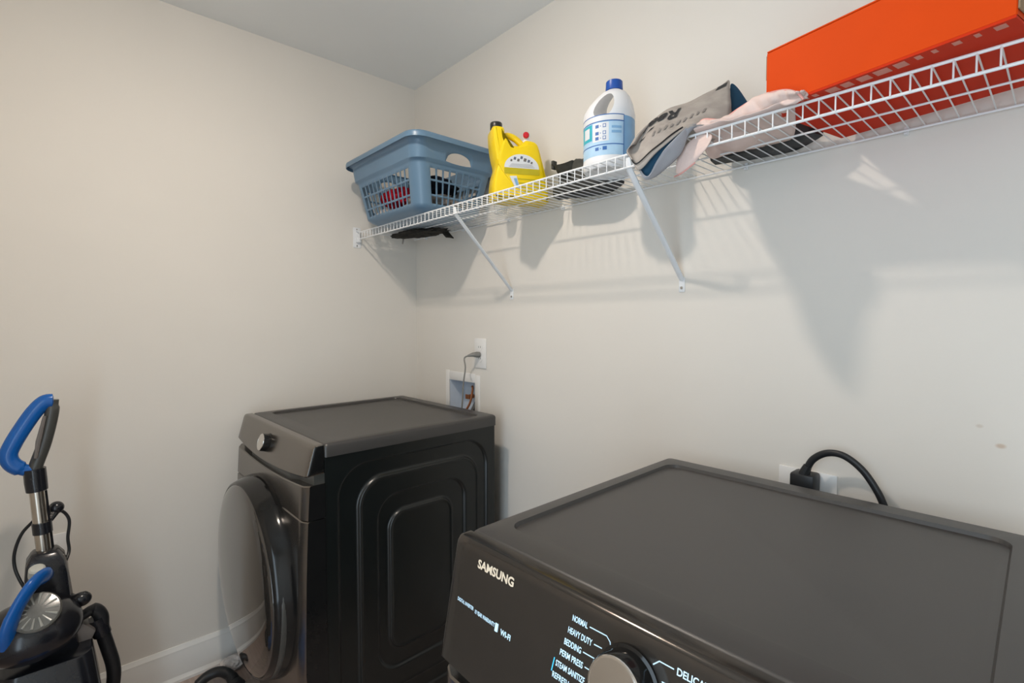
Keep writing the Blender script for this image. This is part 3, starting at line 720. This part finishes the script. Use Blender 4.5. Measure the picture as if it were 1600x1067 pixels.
# lettering printed upside down on the front face
from mathutils.interpolate import poly_3d_calc
def face_pt(a, b):
    """a: 0..1 along the bag (left to right), b: 0 mouth edge .. 1 top edge"""
    fi = a * (len(rows) - 1); i = min(int(fi), len(rows) - 2); fa = fi - i
    fj = b * 10; j = min(int(fj), 9); fb = fj - j
    p00, p01, p10, p11 = rows[i][j], rows[i][j + 1], rows[i + 1][j], rows[i + 1][j + 1]
    p = (p00 * (1 - fb) + p01 * fb) * (1 - fa) + (p10 * (1 - fb) + p11 * fb) * fa
    n = (p10 - p00).cross(p01 - p00).normalized()
    if n.dot(CAM - p) < 0: n = -n
    return p + n * .0016
def bag_text(s, a0, a1, b0, b1, m, bold=.02):
    vs, fs = text_mesh(s, bold); mb = MB(); mb.add([(x, y, 0) for x, y in vs], fs)
    bm = bmesh.new()
    V = [bm.verts.new(v) for v in mb.v]
    for f in mb.f:
        try: bm.faces.new([V[i] for i in f])
        except ValueError: pass
    bmesh.ops.triangulate(bm, faces=bm.faces); bmesh.ops.subdivide_edges(bm, edges=[e for e in bm.edges if e.calc_length() > .05], cuts=2, use_grid_fill=True)
    bmesh.ops.triangulate(bm, faces=bm.faces)
    bm.verts.index_update(); q = MB()
    q.add([face_pt(a1 - (a1 - a0) * v.co.x, b1 - (b1 - b0) * v.co.y) for v in bm.verts], [tuple(v.index for v in f.verts) for f in bm.faces]); bm.free()
    return obj('lettering', q, m, BG, world=True, smooth=False)
bag_text('Reebok', .0, .58, .60, .84, M['bag_ink'], .03)
for k in range(9):
    a_ = .40 + .05 * k; mb = MB(); mb.add([face_pt(a_, .36), face_pt(a_ + .012, .47), face_pt(a_ + .030, .47 - .04 * (k % 2)), face_pt(a_ + .020, .36)], [(0, 1, 2, 3)]); obj('pale_print', mb, M['bag_ink2'], BG, world=True, smooth=False)
mb = MB(); mb.add([face_pt(.26, .44), face_pt(.36, .60), face_pt(.40, .60), face_pt(.31, .44)], [(0, 1, 2, 3)]); obj('printed_mark', mb, M['bag_ink'], BG, world=True, smooth=False)
mb = MB(); mb.add([face_pt(.88, .86), face_pt(.90, .97), face_pt(.985, .97), face_pt(.97, .86)], [(0, 1, 2, 3)]); obj('printed_mark', mb, M['bag_ink'], BG, world=True, smooth=False)

# ------------------------------------------------------------------ pale pink cloth
PC = thing('pink_cloth', 'pale pink crumpled cloth lying between grey bag and orange box', 'cloth', (1.75, -.22, SZ + .002))
topc = [at(1088, 208, -.302), at(1098, 188, -.302), at(1128, 187, -.300), at(1155, 170, -.302), at(1185, 152, -.312), at(1222, 142, -.330), at(1244, 145, -.337), at(1254, 154, -.336), at(1258, 162, -.333)]
mid = [at(1086, 222, -.312), at(1100, 205, -.312), at(1130, 198, -.310), at(1160, 189, -.305), at(1195, 176, -.314), at(1226, 166, -.324), at(1244, 164, -.331), at(1254, 166, -.331), at(1258, 168, -.331)]
A = cr(topc, 8); B = cr(mid, 8); n = len(A)
fz = SZ + .0045
rows = []
for i in range(n):
    a, b = A[i].copy(), B[i].copy(); b.z = max(b.z, fz + .003); a.z = max(a.z, b.z + .002); w = noise.noise(Vector((i * .35, 3, 1))) * .012
    q = smoothstep((i / n - .50) / .2)                      # right of the middle it is squeezed in front of the box
    foot = Vector((b.x - .004, -.300 * (1 - q) + (b.y + .006) * q, fz)); low = Vector((b.x - .03 * (1 - q), -.112 * (1 - q) + (b.y + .014) * q, fz - .001))
    bk = Vector((a.x - .02, (a.y + .10) * (1 - q) + (a.y + .010) * q, a.z - .03 + .018 * q)); bf = Vector((a.x - .03, -.11 * (1 - q) - .312 * q, fz + .004 * q))
    sec = cr([bf, bk, a + Vector((0, .012, -.003)), a, a.lerp(b, .5) + Vector((0, w - .006, 0)), b + Vector((0, w * .3, 0)), foot, low], 5)
    rows.append([p + Vector((0, 1, 0)) * noise.noise(p * 45) * (.004 if p.z > fz + .01 and i < n - 6 else 0) + Vector((0, 0, max(0, noise.noise(p * 38 + Vector((5, 5, 5)))) * (.006 if i < n - 6 else 0))) for p in sec])
mb = MB(); mb.grid(rows); obj('cloth_body', mb, M['pink'], PC, world=True, solid=.003, sharp=180)
mb = MB(); mb.tube([p + Vector((0, -.001, .0005)) for p in A[3:-6]], .0022, 6); obj('hem', mb, M['hem'], PC, world=True)
# tail that hangs over the front rail
tl = [[at(1076, 222, -.305), at(1096, 206, -.300), at(1118, 208, -.299)], [at(1066, 232, -.318), at(1082, 226, -.316), at(1110, 224, -.316)], [at(1058, 240, -.320), at(1084, 240, -.326), at(1102, 236, -.319)], [at(1056, 256, -.322), at(1072, 258, -.332), at(1092, 246, -.320)], [at(1054, 276, -.318), at(1066, 270, -.330), at(1086, 254, -.322)]]
mb = MB(); mb.grid(tl); obj('hanging_tail', mb, M['pink'], PC, world=True, solid=.003, subsurf=2, sharp=180)
mb = MB(); mb.tube(cr([at(1054, 276, -.319), at(1066, 270, -.332), at(1086, 254, -.323)], 5), .0018, 6); obj('tail_hem', mb, M['hem'], PC, world=True)

# ------------------------------------------------------------------ orange shoe box
OB = thing('shoe_box', 'bright orange cardboard shoe box at the right end of the shelf', 'box', (1.988, -.200, SZ + .0062), R(-11.0))
ow, od, oh = .1765, .142, .110
mb = MB(); mb.box((-ow, -od, 0), (ow, od, .004)); obj('box_base', mb, M['orange_in'], OB)
mb = MB()
for a, b in (((-ow, -od, .004), (ow, -od + .003, oh - .002)), ((-ow, od - .003, .004), (ow, od, oh - .002)), ((-ow, -od + .003, .004), (-ow + .003, od - .003, oh - .002)), ((ow - .003, -od + .003, .004), (ow, od - .003, oh - .002))): mb.box(a, b)
obj('box_sides', mb, M['orange'], OB, bev=.0006, seg=1)
mb = MB(); g = .0025
mb.box((-ow - g, -od - g, oh - .001), (ow + g, od + g, oh + .003))
for a, b in (((-ow - g, -od - g, .026), (ow + g, -od, oh)), ((-ow - g, od, .026), (ow + g, od + g, oh)), ((-ow - g, -od, .026), (-ow, od, oh)), ((ow, -od, .026), (ow + g, od, oh))): mb.box(a, b)
mb = MB()
mb.box((-ow, -od, oh - .001), (ow, od, oh + .002)); obj('box_lid', mb, M['orange'], OB, bev=.0008, seg=1)
mb = MB(); mb.box((-ow - .004, -od + .004, .060), (-ow - .0005, -od + .040, oh - .004)); obj('cut_edge', mb, M['card'], OB, bev=.0006, seg=1)
mb = MB(); mb.box((ow + .0005, -od + .002, .012), (ow + .003, -od + .06, oh - .004)); obj('cut_edge', mb, M['card'], OB, bev=.0006, seg=1)
for k, (a, w, d) in enumerate([(.02, .012, .014), (.17, .006, .010), (.20, .005, .010), (.235, .010, .012), (.30, .022, .020), (.37, .018, .020), (.44, .022, .020), (.51, .026, .020), (.59, .020, .020), (.67, .010, .014), (.73, .008, .012), (.80, .012, .012), (.87, .008, .012), (.93, .016, .014)]):
    x = -ow + 2 * ow * a; mb = MB(); mb.box((x, -od + .006, -.0006), (x + w * .8, -od + .006 + d, .0002)); obj('printed_block', mb, M['print'], OB, smooth=False)

# ------------------------------------------------------------------ outlets and supply box
def plate(name, label, x, z, w, h, y=0):
    t = thing(name, label, 'outlet', (x, y, z))
    mb = MB(); mb.box((-w / 2, -.006, -h / 2), (w / 2, 0, h / 2)); obj('cover_plate', mb, M['plate'], t, bev=.003)
    return t
P1 = plate('wall_outlet', 'white wall outlet plate with a grey plug above the corner machine', .517, 1.205, .078, .128)
for dz in (.024, -.024):
    mb = MB(); mb.rings([[(a * .017, yy, dz + b * .014) for a, b in [(math.cos(2 * math.pi * k / 16), math.sin(2 * math.pi * k / 16)) for k in range(16)]] for yy in (-.0055, -.0078)]); rc = obj('socket', mb, M['plate'], P1)
    for dx in (-.006, .006):
        mb = MB(); mb.box((dx - .001, -.0081, dz - .001), (dx + .001, -.0070, dz + .007)); obj('slot', mb, M['slot'], rc)
CD = thing('power_cord', 'thin grey power cord plugged in above the corner machine', 'cord', (.50, -.04, 1.19))
pz = at(749, 553, -.02)
mb = MB(); mb.tube([Vector((.517, -.0078, 1.199)), Vector((.514, -.022, 1.200)), Vector((.506, -.036, 1.200)), Vector((.492, -.052, 1.195))], [.012, .0125, .009, .0045], 10); obj('plug', mb, M['cordgrey'], CD, world=True)
pth = cr([(.494, -.050, 1.196), (.482, -.062, 1.184), at(727, 575, -.072), at(724, 600, -.075), at(723, 620, -.075), at(722, 645, -.072), (.49, -.06, .93), (.49, -.05, .80)], 8)
mb = MB(); mb.tube(pth, .0033, 8); obj('cable', mb, M['cordgrey'], CD, world=True)
SBX = thing('supply_box', 'white recessed washer supply box in the wall behind the corner machine', 'valve box', (.385, 0, 1.0))
mb = MB(); q = .0035
for a, b in (((.258, -q, .86), (bx0, 0, 1.117)), ((bx1, -q, .86), (.512, 0, 1.108)), ((bx0, -q, bz1), (bx1, 0, 1.113)), ((bx0, -q, .86), (bx1, 0, bz0))): mb.box(a, b)
obj('face_frame', mb, M['plate'], SBX, world=True, bev=.0012)
mb = MB(); e = .0015
for a, b in (((bx0, 0, bz0), (bx0 + e, .085, bz1)), ((bx1 - e, 0, bz0), (bx1, .085, bz1)), ((bx0, 0, bz1 - e), (bx1, .085, bz1)), ((bx0, 0, bz0), (bx1, .085, bz0 + e)), ((bx0, .083, bz0), (bx1, .0865, bz1))): mb.box(a, b)
obj('recess', mb, M['bluebox'], SBX, world=True, smooth=False)
mb = MB(); mb.tube(cr([(.395, .045, 1.045), (.412, .035, 1.048), (.418, .030, 1.03), (.414, .02, .98), (.40, .005, .94), (.39, -.02, .90)], 6), .005, 8); obj('copper_pipe', mb, M['brass'], SBX, world=True)
mb = MB(); mb.tube(cr([(.445, .050, 1.00), (.450, .03, .985), (.452, .0, .94), (.45, -.03, .88)], 6), .009, 8); obj('hose', mb, M['rubber'], SBX, world=True)
mb = MB(); mb.tube([(.385, .060, 1.0), (.385, .030, 1.0)], .010, 10); mb.box((.370, .026, .990), (.400, .032, 1.010)); obj('valve', mb, M['brass'], SBX, world=True)

P2 = plate('wall_outlet', 'white wall outlet plate with a thick black plug behind the right-hand machine', 1.783, .925, .128, .122)
mb = MB(); mb.rings([[(a * .024, yy, -.01 + b * .024) for a, b in [(math.cos(2 * math.pi * k / 20), math.sin(2 * math.pi * k / 20)) for k in range(20)]] for yy in (-.0055, -.009)]); obj('socket', mb, M['slot'], P2)
DC = thing('power_cord', 'thick black dryer cord looping up behind the right-hand machine', 'cord', (1.78, -.05, .95))
mb = MB()
k0 = at(1255, 752, -.045)
mb.box((k0.x - .026, -.060, .915), (k0.x + .026, -.0095, .988)); pg = obj('plug', mb, M['rubber'], DC, world=True, bev=.006)
mb = MB(); mb.tube([k0 + Vector((0, 0, -.01)), at(1257, 738, -.045), at(1262, 728, -.046)], [.013, .012, .009], 10); obj('strain_relief', mb, M['rubber'], DC, world=True)
pth = cr([at(1258, 738, -.045), at(1270, 718, -.047), at(1292, 708, -.05), at(1318, 712, -.053), at(1345, 732, -.055), at(1366, 760, -.057), at(1381, 790, -.058), at(1396, 840, -.058), at(1400, 900, -.06)], 8)
mb = MB(); mb.tube(pth, .0078, 12, flat=.75, up=(0, 1, 0)); obj('cable', mb, M['rubber'], DC, world=True)
P3 = thing('wall_outlet', 'white wall outlet low on the left wall behind the upright cleaner', 'outlet', (0, -1.372, .590))
mb = MB(); mb.box((0, -.036, -.06), (.006, .036, .06)); obj('cover_plate', mb, M['plate'], P3, bev=.0025)
for dz in (.024, -.024):
    mb = MB(); mb.box((.005, -.014, dz - .012), (.0078, .014, dz + .012)); obj('socket', mb, M['plate'], P3, bev=.002)

# ------------------------------------------------------------------ upright carpet cleaner
VX = .28
VC = thing('carpet_cleaner', 'upright carpet cleaner in blue and black against the left wall', 'vacuum cleaner', (VX, -1.36, 0))
def v(px, py_, dx=0): return atx(px, py_, VX + dx)
def vobj(name, mb, m, parent=VC, **k): return obj(name, mb, m, parent, world=True, **k)
mb = MB(); mb.tube(cr([v(84, 626), v(70, 628), v(54, 643), v(36, 668), v(20, 694), v(13, 712), v(20, 726), v(38, 734), v(56, 736)], 6), [.012] + [.020] * 40 + [.016] * 8, 14, flat=.8, up=(1, 0, 0)); hd_ = vobj('handle_loop', mb, M['vac_blue'])
mb = MB(); mb.tube(cr([v(83, 624), v(80, 650), v(70, 690), v(56, 728), v(54, 738)], 6), [.013] * 3 + [.016] * 22, 14, flat=.8, up=(1, 0, 0)); gp = vobj('grip', mb, M['vac_dark'])
mb = MB(); mb.tube([v(70, 650, .013), v(60, 690, .015), v(56, 716, .014)], [.004, .006, .004], 8); obj('trigger', mb, M['vac_grey'], gp, world=True)
mb = MB(); mb.tube([v(54, 732), v(56, 752), v(58, 766)], [.024, .0245, .0235], 20); vobj('upper_collar', mb, M['vac_black'], sharp=50)
mb = MB(); mb.tube([v(57, 764), v(69, 862)], .0165, 20); vobj('pole', mb, M['pole'])
mb = MB(); mb.tube([v(65, 815), v(67, 832)], .0215, 20); vobj('lower_collar', mb, M['vac_black'], sharp=50)
mb = MB(); mb.tube([v(68, 766, -.008), v(80, 862, -.008)], .008, 10); vobj('cable_channel', mb, M['vac_black'])
mb = MB(); mb.ball(v(88, 793, -.03), (.018, .018, .018)); mb.tube([v(88, 796, -.03), v(78, 812, -.01)], [.012, .008], 10); vobj('cord_hook', mb, M['vac_black'])
mb = MB(); mb.tube(cr([v(52, 814, -.03), v(34, 834, -.04), v(23, 862, -.045), v(23, 886, -.045), v(32, 908, -.03), v(46, 930, -.02)], 8), .0042, 8)
mb.tube(cr([v(80, 802, -.04), v(96, 798, -.05), v(108, 812, -.055), v(106, 840, -.055), v(108, 860, -.05), v(102, 878, -.03), v(92, 900, -.02)], 8), .0042, 8); vobj('power_cable', mb, M['rubber'])
# upper body block
b0 = v(72, 858); b1 = v(82, 950)
def block(c, wx, wy): return [c + Vector((sx * wx, sy * wy, 0)) for sx, sy in ((-1, -1), (1, -1), (1, 1), (-1, 1))]
mb = MB(); mb.rings([block(v(70, 858), .028, .026), block(v(71, 872), .045, .040), block(v(73, 892), .050, .045), block(v(80, 960), .056, .048), block(v(86, 1010), .060, .052)]); vobj('upper_body', mb, M['vac_black'], bev=.008)
mb = MB(); mb.tube([v(94, 868, .02), v(100, 905, .03), v(107, 945, .035), v(112, 985, .03)], [.010, .014, .014, .012], 10, flat=.5, up=(1, 0, 0)); vobj('side_spine', mb, M['vac_grey'])
# tank: black dome with a ribbed disc, blue carry handle in front
mb = MB(); mb.ball(v(48, 985, .09), (.105, .108, .075), 32, 18); vobj('tank', mb, M['vac_black'])
dn = (CAM - v(56, 955, .12)); dn = Vector((dn.x, dn.y * .6, dn.z * 2.2)).normalized(); dmx = axis_m(v(57, 957, .148), dn)
mb = MB(); mb.lathe([(.001, -.03), (.050, -.03), (.050, .004), (.046, .008), (.020, .010), (.001, .010)], 40, dmx)
for q_ in mb.v: q_.xyz = q_
dk = vobj('ribbed_disc', mb, M['disc'], sharp=40)
for k in range(14):
    a = 2 * math.pi * k / 14; mb = MB(); mb.tube([dmx @ Vector((.018 * math.cos(a), .018 * math.sin(a), .010)), dmx @ Vector((.044 * math.cos(a), .044 * math.sin(a), .009))], [.0015, .0035], 6); obj('rib', mb, M['disc_rib'], dk, world=True)
mb = MB(); mb.tube(cr([v(80, 899, .08), v(66, 901, .12), v(50, 915, .15), v(34, 938, .165), v(20, 965, .175), v(12, 990, .175), v(14, 1006, .165)], 6), [.010, .014, .017, .020] + [.022] * 20 + [.024] * 13, 14, flat=.55, up=(1, 0, .3)); vobj('carry_handle', mb, M['vac_blue'], sharp=60)
mb = MB(); mb.lathe([(.001, -.012), (.019, -.012), (.017, .010), (.013, .014), (.001, .015)], 20, axis_m(v(58, 893, .10), (.5, 0, 1))); vobj('release_button', mb, M['button'])
mb = MB(); mb.tube([v(100, 932, .03), v(112, 936, .04), v(118, 937, .05)], [.014, .014, .016], 12); mb.ball(v(127, 936, .05), (.020, .024, .020)); mb.ball(v(132, 929, .05), (.010, .010, .010)); vobj('hose_hook', mb, M['vac_black'])
mb = MB(); mb.rings([block(v(112, 968), .03, .018), block(v(122, 985), .035, .040), block(v(112, 1010), .035, .036), block(v(102, 1040), .035, .02)]); vobj('rear_bracket', mb, M['vac_grey'], bev=.006)
mb = MB(); mb.tube(cr([v(108, 968, .0), v(128, 962, .0), v(146, 952, .0), v(158, 962, .0), v(160, 985, 0), v(168, 1010, 0), v(176, 1035, 0), v(178, 1056, 0), v(174, 1080, 0), v(160, 1110, .01), v(140, 1130, .02)], 6), [.014] * 12 + [.018] * 49, 14); vobj('hose', mb, M['rubber'])
mb = MB(); mb.tube([v(150, 965), v(160, 990)], .0225, 14); vobj('hose_cuff', mb, M['vac_black'], sharp=50)
# lower body and floor head (below the frame)
mb = MB()
c = Vector((VX + .06, -1.385, 0))
mb.rings([[c + Vector((a, b, z)) + Vector((dx, 0, 0)) for a, b in rr(hx, hy, .04)] for hx, hy, z, dx in ((.10, .115, .06, .02), (.11, .12, .16, .0), (.10, .11, .30, -.02), (.085, .095, .42, -.03))]); vobj('lower_body', mb, M['vac_black'], bev=.006)
mb = MB(); mb.rings([[c + Vector((.09 + a, b, z)) for a, b in rr(hx, hy, .04)] for hx, hy, z in ((.135, .150, .012), (.145, .155, .03), (.14, .15, .07), (.10, .12, .105), (.06, .09, .12))]); vobj('floor_head', mb, M['vac_blue'], bev=.004)
for sy in (-.125, .125):
    mb = MB(); mb.lathe([(.001, -.02), (.045, -.02), (.05, -.014), (.05, .014), (.045, .02), (.001, .02)], 24, axis_m((VX - .06, -1.385 + sy, .05), (0, 1, 0))); vobj('wheel', mb, M['rubber'])
mb = MB(); mb.rings([block(Vector((VX - .02, -1.385, .03)), .07, .10), block(Vector((VX - .01, -1.385, .12)), .06, .10)]); vobj('axle_housing', mb, M['vac_black'], bev=.006)

# ------------------------------------------------------------------ black brush and white rag on the floor by the washer
FB = thing('floor_brush', 'black curved cleaner nozzle on the floor beside the corner machine', 'nozzle', (.13, -.93, 0))
mb = MB(); mb.tube(cr([(.118, -1.005, .020), (.110, -.965, .036), (.122, -.930, .042), (.150, -.905, .034), (.185, -.895, .022)], 6), [.012] + [.018] * 20 + [.02] * 4, 12); obj('nozzle_tube', mb, M['rubber'], FB, world=True)
mb = MB(); mb.tube([(.180, -.897, .024), (.215, -.890, .020)], [.022, .026], 12, flat=.7); obj('nozzle_head', mb, M['rubber'], FB, world=True)
crumple('cleaning_rag', 'small white rag on the floor against the left baseboard', 'cloth', M['white_cloth'], (.062, -.872, .018), (.034, .045, .022), 9, fl=-.017)
